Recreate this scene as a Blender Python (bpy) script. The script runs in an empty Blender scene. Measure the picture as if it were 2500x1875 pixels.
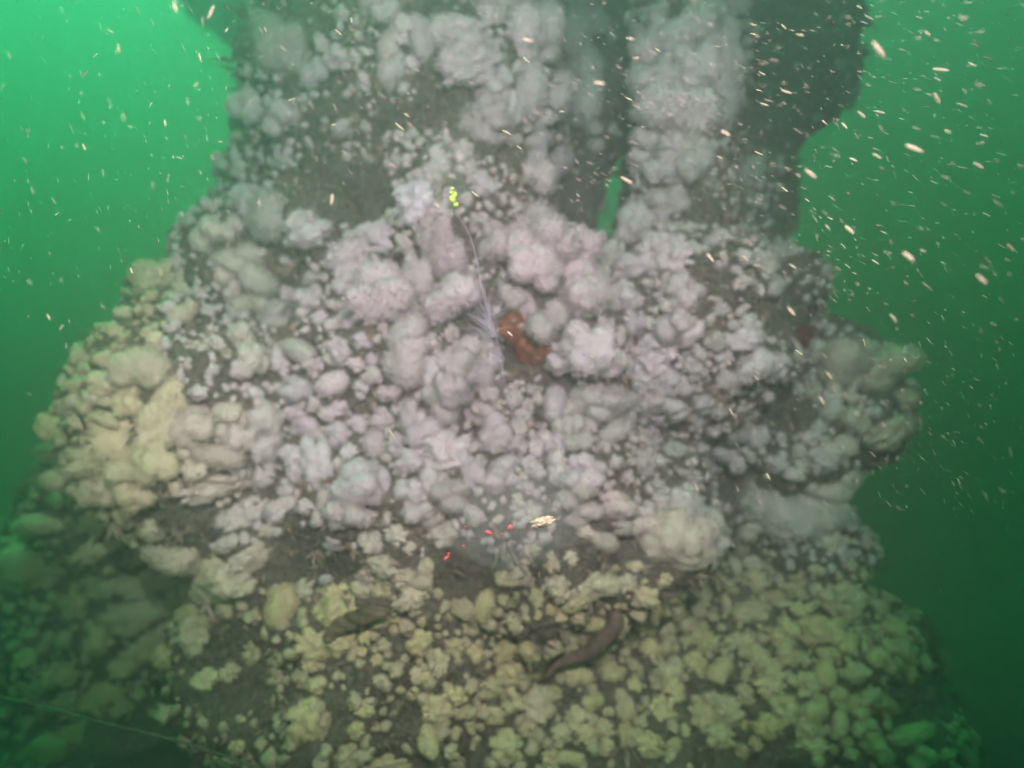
import bpy, bmesh, math, random
import numpy as np
from mathutils import Vector, Matrix, Quaternion, noise
from mathutils.bvhtree import BVHTree

random.seed(7)
RNG = np.random.default_rng(7)
S = bpy.context.scene
COL = S.collection
R = math.radians

# ------------------------------------------------------------------ camera
PITCH = R(14.0)
CAM = Vector((0.0, 0.0, 1.6))
FOCAL = 1528.0                       # focal length in pixels of the 2500 px wide photograph
FWD = Vector((0, math.cos(PITCH), -math.sin(PITCH)))
UPV = Vector((0, math.sin(PITCH), math.cos(PITCH)))
RGT = Vector((1, 0, 0))
cd = bpy.data.cameras.new('camera')
cd.sensor_width = 36.0
cd.lens = 36.0 * FOCAL / 2500.0
cd.clip_start = 0.02
cd.clip_end = 200.0
cd.dof.use_dof = True
cd.dof.focus_distance = 0.95
cd.dof.aperture_fstop = 1.4
cam = bpy.data.objects.new('camera', cd)
COL.objects.link(cam)
cam.location = CAM
cam.rotation_euler = (math.pi / 2 - PITCH, 0, 0)
S.camera = cam

# ------------------------------------------------------------------ daylight above the water
SUN_EL, SUN_AZ = R(54), R(-32)       # azimuth measured from +Y (into the picture) towards +X
w = bpy.data.worlds.new('World')
S.world = w
w.use_nodes = True
nt = w.node_tree
bg = nt.nodes['Background']
sky = nt.nodes.new('ShaderNodeTexSky')
sky.sky_type = 'NISHITA'
sky.sun_disc = False
sky.sun_elevation = SUN_EL
sky.sun_rotation = SUN_AZ
nt.links.new(sky.outputs[0], bg.inputs[0])
bg.inputs[1].default_value = 0.14
sd = bpy.data.lights.new('sun', 'SUN')
sd.energy = 5.0
sd.angle = R(12)
sd.color = (1.0, 0.97, 0.9)
so = bpy.data.objects.new('sun', sd)
COL.objects.link(so)
sdir = Vector((math.sin(SUN_AZ) * math.cos(SUN_EL), math.cos(SUN_AZ) * math.cos(SUN_EL), math.sin(SUN_EL)))
so.rotation_euler = (-sdir).to_track_quat('-Z', 'Y').to_euler()

# the diver's lamp that lights the reef in the photograph (its beam shows in the water and on the drifting flakes); the second spot is an added fill
def dive_or_fill_lamp(pos, aim_px, cone, blend, watts):
    d = bpy.data.lights.new('dive_or_fill_lamp', 'SPOT')
    d.energy = watts
    d.color = (1.0, 0.355, 0.61)
    d.spot_size = R(cone)
    d.spot_blend = blend
    d.shadow_soft_size = 0.06
    o = bpy.data.objects.new('dive_or_fill_lamp', d)
    COL.objects.link(o)
    o.location = CAM + Vector(pos)
    aim = CAM + 1.5 * (FWD + RGT * ((aim_px[0] - 1250) / FOCAL) + UPV * ((937.5 - aim_px[1]) / FOCAL))
    o.rotation_euler = (aim - o.location).to_track_quat('-Z', 'Y').to_euler()


dive_or_fill_lamp((0.16, -0.12, 0.66), (1235, 770), 73, 0.65, 350.0)
dive_or_fill_lamp((-0.40, -0.10, 0.40), (460, 930), 34, 0.8, 118.0)  # added fill spot, there only to brighten the left flank

WATER_S, WATER_A, WATER_G = (0.165, 0.165, 0.172), (0.30, 0.066, 0.145), 0.78

vs = S.view_settings
vs.view_transform = 'Standard'
vs.look = 'None'
vs.gamma = 1.0
vs.use_curve_mapping = False
vs.exposure = 0.36
S.cycles.max_bounces = 4
S.cycles.diffuse_bounces = 1
S.cycles.volume_bounces = 3
S.cycles.transparent_max_bounces = 12
S.cycles.use_denoising = True
S.cycles.use_light_tree = False


def P(px, py, d):
    """a point d metres in front of the camera on the ray of photograph pixel (px, py)"""
    return CAM + d * (FWD + RGT * ((px - 1250) / FOCAL) + UPV * ((937.5 - py) / FOCAL))


def pix(v):
    q = v - CAM
    d = q.dot(FWD)
    return 1250 + FOCAL * q.dot(RGT) / d, 937.5 - FOCAL * q.dot(UPV) / d, d


# ------------------------------------------------------------------ helpers
def mesh_obj(name, verts, faces, mat, parent=None, smooth=True):
    me = bpy.data.meshes.new(name)
    me.from_pydata([tuple(v) for v in verts], [], [tuple(f) for f in faces])
    if smooth:
        me.polygons.foreach_set('use_smooth', [True] * len(me.polygons))
    me.materials.append(mat)
    o = bpy.data.objects.new(name, me)
    COL.objects.link(o)
    if parent:
        o.parent = parent
    return o


def fast_mesh(name, V, F, mat):
    """V (n,3) and F (m,3) numpy triangles"""
    me = bpy.data.meshes.new(name)
    me.vertices.add(len(V))
    me.vertices.foreach_set('co', np.ascontiguousarray(V, dtype=np.float32).ravel())
    me.loops.add(F.size)
    me.loops.foreach_set('vertex_index', np.ascontiguousarray(F, dtype=np.int32).ravel())
    me.polygons.add(len(F))
    me.polygons.foreach_set('loop_start', np.arange(0, F.size, 3, dtype=np.int32))
    me.polygons.foreach_set('loop_total', np.full(len(F), 3, dtype=np.int32))
    me.update(calc_edges=True)
    me.polygons.foreach_set('use_smooth', [True] * len(F))
    me.materials.append(mat)
    return me


def tag(o, label, cat, group=None):
    o['label'] = label
    o['category'] = cat
    if group:
        o['group'] = group
    return o


def empty(name, loc):
    o = bpy.data.objects.new(name, None)
    COL.objects.link(o)
    o.location = loc
    o.empty_display_size = 0.05
    return o


def ico(sub):
    bm = bmesh.new()
    bmesh.ops.create_icosphere(bm, subdivisions=sub, radius=1.0)
    V = np.array([v.co[:] for v in bm.verts])
    F = np.array([[v.index for v in f.verts] for f in bm.faces])
    bm.free()
    return V / np.linalg.norm(V, axis=1)[:, None], F


ICO = {k: ico(k) for k in (1, 2, 3, 4)}


# ------------------------------------------------------------------ materials
def new_mat(name):
    m = bpy.data.materials.new(name)
    m.use_nodes = True
    n = m.node_tree.nodes
    return m, n, m.node_tree.links, n['Principled BSDF']


def ramp(n, l, fac, stops):
    r = n.new('ShaderNodeValToRGB')
    while len(r.color_ramp.elements) < len(stops):
        r.color_ramp.elements.new(0.5)
    for e, (p, c) in zip(r.color_ramp.elements, stops):
        e.position = p
        e.color = (*c, 1)
    l.new(fac, r.inputs[0])
    return r.outputs[0]


def noise_tex(n, l, vec, scale, detail=4, rough=0.6):
    t = n.new('ShaderNodeTexNoise')
    t.inputs['Scale'].default_value = scale
    t.inputs['Detail'].default_value = detail
    t.inputs['Roughness'].default_value = rough
    if vec is not None:
        l.new(vec, t.inputs['Vector'])
    return t.outputs[0]


def coral_material():
    """chalky soft flesh: each colony has its own tint (object colour), with silt in patches and speckles, tiny polyp bumps"""
    m, n, l, b = new_mat('soft_coral_flesh')
    gm = n.new('ShaderNodeNewGeometry')
    oi = n.new('ShaderNodeObjectInfo')
    big = noise_tex(n, l, gm.outputs['Position'], 30, 6, 0.7)
    dk = n.new('ShaderNodeMix')
    dk.data_type = 'RGBA'
    dk.blend_type = 'MULTIPLY'
    l.new(ramp(n, l, big, [(0.52, (0, 0, 0)), (0.76, (0.6, 0.6, 0.6))]), dk.inputs['Factor'])
    l.new(oi.outputs['Color'], dk.inputs[6])
    dk.inputs[7].default_value = (0.42, 0.38, 0.30, 1)
    fine = noise_tex(n, l, gm.outputs['Position'], 190, 4, 0.75)
    sp = n.new('ShaderNodeMix')
    sp.data_type = 'RGBA'
    sp.blend_type = 'MULTIPLY'
    l.new(ramp(n, l, fine, [(0.56, (0, 0, 0)), (0.74, (0.6, 0.6, 0.6))]), sp.inputs['Factor'])
    l.new(dk.outputs[2], sp.inputs[6])
    sp.inputs[7].default_value = (0.50, 0.46, 0.38, 1)
    l.new(sp.outputs[2], b.inputs['Base Color'])
    b.inputs['Roughness'].default_value = 1.0
    b.inputs['Specular IOR Level'].default_value = 0.1
    vor = n.new('ShaderNodeTexVoronoi')
    vor.inputs['Scale'].default_value = 210
    l.new(gm.outputs['Position'], vor.inputs['Vector'])
    bp = n.new('ShaderNodeBump')
    bp.inputs['Strength'].default_value = 0.8
    bp.inputs['Distance'].default_value = 0.004
    l.new(vor.outputs['Distance'], bp.inputs['Height'])
    l.new(bp.outputs[0], b.inputs['Normal'])
    return m


M_CORAL = coral_material()
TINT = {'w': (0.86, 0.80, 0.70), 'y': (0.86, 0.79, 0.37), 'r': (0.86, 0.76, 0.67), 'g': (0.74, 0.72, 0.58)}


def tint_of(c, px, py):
    # the light's yellow shift towards bottom and flanks, painted into the coral tint
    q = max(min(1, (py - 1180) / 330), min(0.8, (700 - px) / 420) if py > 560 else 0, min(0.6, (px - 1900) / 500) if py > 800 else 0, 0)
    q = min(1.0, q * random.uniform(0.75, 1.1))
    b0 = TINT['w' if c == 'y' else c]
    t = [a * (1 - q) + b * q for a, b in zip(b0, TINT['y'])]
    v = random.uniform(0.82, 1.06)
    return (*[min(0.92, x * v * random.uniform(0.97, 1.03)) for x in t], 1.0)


def rock_material():
    m, n, l, b = new_mat('silted_rock')
    gm = n.new('ShaderNodeNewGeometry')
    a = noise_tex(n, l, gm.outputs['Position'], 5.5, 6, 0.65)
    c1 = ramp(n, l, a, [(0.30, (0.10, 0.090, 0.065)), (0.45, (0.20, 0.175, 0.115)), (0.60, (0.29, 0.25, 0.165)), (0.72, (0.22, 0.15, 0.11))])
    f = noise_tex(n, l, gm.outputs['Position'], 60, 7, 0.78)
    mx = n.new('ShaderNodeMix')
    mx.data_type = 'RGBA'
    l.new(ramp(n, l, f, [(0.46, (0, 0, 0)), (0.62, (0.9, 0.9, 0.9))]), mx.inputs['Factor'])
    l.new(c1, mx.inputs[6])
    mx.inputs[7].default_value = (0.46, 0.42, 0.30, 1)
    l.new(mx.outputs[2], b.inputs['Base Color'])
    b.inputs['Roughness'].default_value = 1.0
    b.inputs['Specular IOR Level'].default_value = 0.1
    bp = n.new('ShaderNodeBump')
    bp.inputs['Strength'].default_value = 1.0
    bp.inputs['Distance'].default_value = 0.03
    f2 = noise_tex(n, l, gm.outputs['Position'], 38, 7, 0.75)
    l.new(f2, bp.inputs['Height'])
    l.new(bp.outputs[0], b.inputs['Normal'])
    return m


M_ROCK = rock_material()


def plain(name, col, rough=0.9, var=0.35, scale=40.0, spec=0.2):
    m, n, l, b = new_mat(name)
    gm = n.new('ShaderNodeNewGeometry')
    f = noise_tex(n, l, gm.outputs['Position'], scale, 4, 0.6)
    l.new(ramp(n, l, f, [(0.3, [c * (1 - var) for c in col]), (0.7, [min(1, c * (1 + var)) for c in col])]), b.inputs['Base Color'])
    b.inputs['Roughness'].default_value = rough
    b.inputs['Specular IOR Level'].default_value = spec
    return m


M_TURF = plain('brown_turf', (0.33, 0.275, 0.175), 1.0, 0.65, 11)
M_MUD = plain('seabed_silt', (0.075, 0.07, 0.05), 1.0, 0.4, 9)
M_ORANGE = plain('orange_sponge', (0.36, 0.145, 0.06), 1.0, 0.55, 45)
M_REDALGA = plain('red_algae', (0.20, 0.045, 0.03), 0.9, 0.4, 60)
M_FISH = plain('brown_fish_skin', (0.21, 0.14, 0.10), 0.9, 0.45, 50, 0.4)
M_FIN = plain('fish_fin', (0.06, 0.035, 0.025), 0.6, 0.3, 80, 0.3)
M_EYE = plain('fish_eye', (0.01, 0.01, 0.012), 0.2, 0.1, 10, 0.6)
M_ROPE = plain('weedy_rope', (0.15, 0.17, 0.10), 1.0, 0.4, 60)
M_WEED = plain('brown_weed', (0.17, 0.135, 0.075), 0.8, 0.4, 30)
M_FLAKE = plain('drifting_flake', (0.54, 0.66, 0.36), 0.9, 0.1, 5)
M_FLAKE.node_tree.nodes['Principled BSDF'].inputs['Alpha'].default_value = 0.6
M_MOTE = plain('fine_particle', (0.58, 0.66, 0.42), 0.9, 0.1, 5)
M_MOTE.node_tree.nodes['Principled BSDF'].inputs['Alpha'].default_value = 0.38
M_THREAD = plain('pale_thread', (0.62, 0.68, 0.66), 0.7, 0.1, 5)
M_THREAD.node_tree.nodes['Principled BSDF'].inputs['Alpha'].default_value = 0.4

# ------------------------------------------------------------------ the encrusted rock
ELL = [  # px, py, depth, rx, ry(depth), rz : lumps of the rock, in metres
    (1130, 880, 1.98, 0.62, 0.45, 0.42),
    (1130, 1230, 1.95, 0.80, 0.52, 0.42),
    (1270, 1790, 1.98, 0.98, 0.58, 0.46),
    (1030, 560, 2.02, 0.50, 0.42, 0.34),
    (1000, 240, 2.05, 0.53, 0.40, 0.42),
    (1110, -150, 2.05, 0.42, 0.36, 0.40),
    (700, 640, 2.10, 0.34, 0.36, 0.22),
    (1640, 820, 2.00, 0.36, 0.36, 0.36),
    (2020, 980, 2.12, 0.24, 0.30, 0.21),
    (1860, 1060, 2.10, 0.25, 0.30, 0.20),
    (1880, 1640, 2.00, 0.52, 0.50, 0.34),
    (2140, 1720, 1.95, 0.20, 0.30, 0.18),
    (530, 1030, 1.92, 0.40, 0.42, 0.38),
    (410, 860, 2.15, 0.19, 0.30, 0.15),
    (560, 760, 2.10, 0.30, 0.32, 0.20),
    (230, 1470, 2.45, 0.55, 0.50, 0.40),
    (330, 1860, 2.30, 0.75, 0.55, 0.40),
    (600, 630, 2.20, 0.20, 0.30, 0.20),
    (700, 490, 2.20, 0.20, 0.30, 0.20),
    (740, 360, 2.20, 0.19, 0.30, 0.22),
    (385, 1010, 2.06, 0.23, 0.30, 0.24),
    (300, 1200, 2.18, 0.25, 0.32, 0.24),
    (1800, 1180, 2.16, 0.16, 0.25, 0.16),
    (1880, 740, 2.18, 0.15, 0.25, 0.20),
    (1990, 860, 2.16, 0.16, 0.25, 0.15),
    (1930, 1310, 2.12, 0.19, 0.30, 0.20),
    (900, 1560, 1.85, 0.55, 0.45, 0.36),
]
CAP = [  # capsules: px, py, depth -> px, py, depth, radius
    (1700, -260, 1.98, 1690, 160, 1.98, 0.165),
    (1690, 160, 1.98, 1640, 620, 1.98, 0.150),
    (1960, -260, 2.55, 1950, 180, 2.50, 0.23),
    (1950, 100, 2.50, 1790, 480, 2.40, 0.17),
    (1790, 480, 2.40, 1760, 760, 2.20, 0.20),
    (1455, -200, 2.50, 1430, 330, 2.45, 0.16),
    (1430, 300, 2.40, 1340, 560, 2.35, 0.150),
    (1640, -200, 2.60, 1640, 200, 2.60, 0.16),
    (1640, 200, 2.60, 1569, 540, 2.50, 0.118),
    (700, -250, 3.9, 600, -90, 3.8, 0.42),
    (540, -100, 3.7, 640, 10, 3.5, 0.24),
    (800, -100, 3.2, 790, 60, 2.9, 0.22),
]
HOLLOW = [  # px, py, radius(px), depth(m)
    (880, 470, 120, 0.12), (790, 430, 90, 0.08), (1160, 790, 85, 0.12), (1280, 860, 95, 0.16), (1370, 940, 70, 0.10),
    (1800, 1180, 80, 0.06), (1930, 1010, 90, 0.07), (1370, 520, 80, 0.08), (1130, 1390, 120, 0.06), (720, 1370, 120, 0.07),
    (560, 1650, 150, 0.10), (2250, 1700, 110, 0.06), (1900, 760, 100, 0.06), (1540, 1330, 70, 0.06),
]


def build_rock():
    bm = bmesh.new()
    V, F = ICO[4]

    def ell(c, r, rot=None):
        vs_ = []
        for v in V:
            q = Vector((v[0] * r[0], v[1] * r[1], v[2] * r[2]))
            vs_.append(bm.verts.new(c + q))
        for f in F:
            bm.faces.new([vs_[i] for i in f])
    for px, py, d, rx, ry, rz in ELL:
        ell(P(px, py, d), (rx, ry, rz))
    for x0, y0, d0, x1, y1, d1, r in CAP:
        a, c = P(x0, y0, d0), P(x1, y1, d1)
        k = max(2, int((c - a).length / (r * 0.45)))
        for i in range(k + 1):
            p = a.lerp(c, i / k)
            rr = r * (1 + 0.16 * noise.noise(p * 5))
            ell(p, (rr, rr, rr))
    me = bpy.data.meshes.new('rock_raw')
    bm.to_mesh(me)
    bm.free()
    o = bpy.data.objects.new('rock_raw', me)
    COL.objects.link(o)
    md = o.modifiers.new('r', 'REMESH')
    md.mode = 'VOXEL'
    md.voxel_size = 0.016
    sm = o.modifiers.new('s', 'SMOOTH')
    sm.iterations = 8
    sm.factor = 0.5
    dg = bpy.context.evaluated_depsgraph_get()
    ev = o.evaluated_get(dg)
    m2 = bpy.data.meshes.new_from_object(ev)
    bpy.data.objects.remove(o)
    bpy.data.meshes.remove(me)
    n = len(m2.vertices)
    co = np.empty(n * 3)
    m2.vertices.foreach_get('co', co)
    co = co.reshape(-1, 3)
    no = np.empty(n * 3)
    m2.vertex_normals.foreach_get('vector', no)
    no = no.reshape(-1, 3)
    for i in range(n):
        p = Vector(co[i])
        h = 0.035 * noise.noise(p * 3.1) + 0.035 * noise.noise(p * 7.3 + Vector((3, 1, 8)))
        h += 0.022 * noise.fractal(p * 17, 1.0, 2.0, 3)
        h += 0.009 * noise.noise(p * 60)
        x, y, d = pix(p)
        if d < 2.3:
            for hx, hy, hr, hd in HOLLOW:
                q = math.hypot(x - hx, y - hy) / hr
                if q < 1.6:
                    h -= hd * math.exp(-q * q * 1.4)
        co[i] += no[i] * h
    m2.vertices.foreach_set('co', co.ravel())
    m2.polygons.foreach_set('use_smooth', [True] * len(m2.polygons))
    m2.materials.clear()
    m2.materials.append(M_ROCK)
    m2.update()
    m2.name = 'encrusted_rock'
    ob = bpy.data.objects.new('encrusted_rock', m2)
    COL.objects.link(ob)
    ob['kind'] = 'structure'
    return ob


rock = build_rock()
rme = rock.data
BVH = BVHTree.FromPolygons([v.co.copy() for v in rme.vertices], [tuple(p.vertices) for p in rme.polygons])


def hit(px, py):
    d = (P(px, py, 1.0) - CAM).normalized()
    loc, nor, _i, dist = BVH.ray_cast(CAM, d, 6.0)
    if loc is None:
        loc, nor, _i, dist = BVH.find_nearest(P(px, py, 2.0))
    if nor.dot(d) > 0:
        nor = -nor
    return loc, nor


# seabed
def build_seabed():
    n = 90
    V, F = [], []
    for j in range(n + 1):
        for i in range(n + 1):
            u, v = (i / n * 2 - 1), (j / n * 2 - 1)
            x = 23.5 * u * abs(u) ** 0.8
            y = 1.5 + 22 * v * abs(v) ** 0.8
            V.append((x, y, 0.06 * noise.noise(Vector((x * 1.3, y * 1.3, 0))) + 0.05 * noise.noise(Vector((x * 4, y * 4, 3)))))
    for j in range(n):
        for i in range(n):
            a = j * (n + 1) + i
            F.append((a, a + 1, a + n + 2, a + n + 1))
    o = mesh_obj('seabed', V, F, M_MUD)
    o['kind'] = 'structure'


build_seabed()

# ------------------------------------------------------------------ soft coral shapes
def unit_dirs(k, zmin=-0.3):
    out = []
    while len(out) < k:
        v = RNG.normal(size=3)
        v /= np.linalg.norm(v)
        if v[2] > zmin and (k > 60 or all(np.dot(v, q) < 0.99 for q in out)):
            out.append(v)
    return np.array(out)


def cap_radius(D, L, R0, rho):
    """distance along each direction D to the surface of spheres of radius rho centred at L*R0 (0 where missed)"""
    c = D @ L.T
    q = rho[None, :] ** 2 - R0[None, :] ** 2 * (1 - c ** 2)
    return np.where((q > 0) & (c > -0.2), R0[None, :] * c + np.sqrt(np.maximum(q, 0)), 0)


def coral_mesh(kind, sub=4):
    V, F = ICO[sub]
    D = V
    if kind == 'n':      # rounded nodule of a few soft lobes
        k = int(RNG.integers(5, 10))
        L = unit_dirs(k, -0.15)
        R0 = RNG.uniform(0.36, 0.64, k)
        rho = RNG.uniform(0.36, 0.52, k)
        g, gs, fz = 60, 0.075, 0.05
    elif kind == 'c':    # cauliflower head, many knobs
        k = int(RNG.integers(22, 34))
        L = unit_dirs(k, -0.2)
        R0 = RNG.uniform(0.52, 0.85, k)
        rho = RNG.uniform(0.15, 0.29, k)
        g, gs, fz = 90, 0.12, 0.05
    elif kind == 'f':    # finger or sausage lobe (stretched by its scale)
        k = 3
        L = unit_dirs(k, 0.0)
        R0 = RNG.uniform(0.18, 0.36, k)
        rho = RNG.uniform(0.62, 0.75, k)
        g, gs, fz = 60, 0.05, 0.045
    else:                # flat crust with a wavy rim
        k = int(RNG.integers(8, 13))
        L = unit_dirs(k, -0.5)
        L[:, 2] *= 0.3
        L /= np.linalg.norm(L, axis=1)[:, None]
        R0 = RNG.uniform(0.45, 0.75, k)
        rho = RNG.uniform(0.28, 0.46, k)
        g, gs, fz = 110, 0.07, 0.035
    r = cap_radius(D, L, R0, rho)
    core = {'n': 0.50, 'c': 0.56, 'f': 0.60, 'p': 0.60}[kind]
    beta = {'n': 40, 'c': 50, 'f': 14, 'p': 30}[kind]
    r = np.concatenate([r, np.full((len(D), 1), core)], 1)
    m = r.max(1, keepdims=True)
    r = m[:, 0] + np.log(np.exp(beta * (r - m)).sum(1)) / beta
    # second level of little knobs
    G = unit_dirs(g, -1.0)
    cg = (D @ G.T).max(1)
    ang = np.arccos(np.clip(cg, -1, 1))
    sp = math.sqrt(4 * math.pi / g)
    r = r + gs * np.sqrt(np.maximum(0, 1 - (ang / (sp * 0.75)) ** 2))
    G = unit_dirs(g * 4, -1.0)
    ang = np.arccos(np.clip((D @ G.T).max(1), -1, 1))
    sp = math.sqrt(4 * math.pi / (g * 4))
    r = r + gs * 0.55 * np.sqrt(np.maximum(0, 1 - (ang / (sp * 0.8)) ** 2))
    # polyp fuzz
    fu = RNG.random(len(D))
    r = r * (1 + fz * (fu ** 3) * 2.4 - fz * 0.4)
    Q = D * r[:, None]
    if sub >= 4:
        # extended polyps: a nap of little blades standing off the flesh
        k = 2800
        i = RNG.choice(len(D), k)
        i = i[D[i, 2] > -0.35]
        b0 = Q[i]
        out = D[i] + RNG.normal(0, 0.35, (len(i), 3))
        out /= np.linalg.norm(out, axis=1)[:, None]
        sd = np.cross(out, RNG.normal(size=(len(i), 3)))
        sd /= np.linalg.norm(sd, axis=1)[:, None]
        ln = RNG.uniform(0.06, 0.17, (len(i), 1))
        T = np.stack([b0 - sd * 0.013, b0 + sd * 0.013, b0 + out * ln + sd * 0.009, b0 + out * ln - sd * 0.009], 1).reshape(-1, 3)
        j = len(Q) + np.arange(len(i)) * 4
        F = np.vstack([F, np.stack([j, j + 1, j + 2], 1), np.stack([j, j + 2, j + 3], 1)])
        lim = np.abs(Q).max(0)
        Q = np.vstack([Q, T])
    else:
        lim = np.abs(Q).max(0)
    # normalise the footprint to +-1
    return Q / lim, F


NVAR = {'n': 10, 'c': 9, 'f': 6, 'p': 5}
SHAPES = {k: [coral_mesh(k) for _ in range(NVAR[k])] for k in NVAR}
MESHES = {}


def coral_data(kind, i, matk):
    key = (kind, i)
    if key not in MESHES:
        Q, F = SHAPES[kind][i]
        MESHES[key] = fast_mesh('soft_coral', Q, F, M_CORAL)
    return MESHES[key]


THICK = {'n': 0.80, 'c': 0.72, 'f': 0.95, 'p': 0.42}
PLACED = []


def coral_piece(name, px, py, wpx, hpx, ang, kind, matk, parent=None, origin=None, lift=0.0):
    loc, nor = hit(px, py)
    _x, _y, d = pix(loc)
    ray = (loc - CAM).normalized()
    z = (nor * 0.65 - ray * 0.35).normalized()
    a = R(ang)
    x = RGT * math.cos(a) + UPV * math.sin(a)
    x = (x - z * x.dot(z)).normalized()
    y = z.cross(x)
    sx = 0.5 * wpx * d / FOCAL * 1.34
    sy = 0.5 * hpx * d / FOCAL * 1.34
    sz = THICK[kind] * min(sx, sy) * random.uniform(0.9, 1.15)
    if kind == 'p':
        sz = min(sz, 0.05)
    ctr = loc + z * (sz * (0.32 + lift))
    fl = random.choice((-1, 1))
    me = coral_data(kind, random.randrange(NVAR[kind]), matk)
    o = bpy.data.objects.new(name, me)
    COL.objects.link(o)
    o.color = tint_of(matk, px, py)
    m = Matrix((x * fl, y * fl, z)).transposed().to_4x4()
    mw = Matrix.Translation(ctr if origin is None else ctr - origin) @ m @ Matrix.Diagonal((sx, sy, sz, 1))
    o.matrix_basis = mw
    if parent:
        o.parent = parent
    PLACED.append((px, py, max(wpx, hpx) * 0.5))
    return o


NAMES = {'n': 'soft_coral', 'c': 'cauliflower_coral', 'f': 'finger_coral', 'p': 'crust_coral'}

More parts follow.
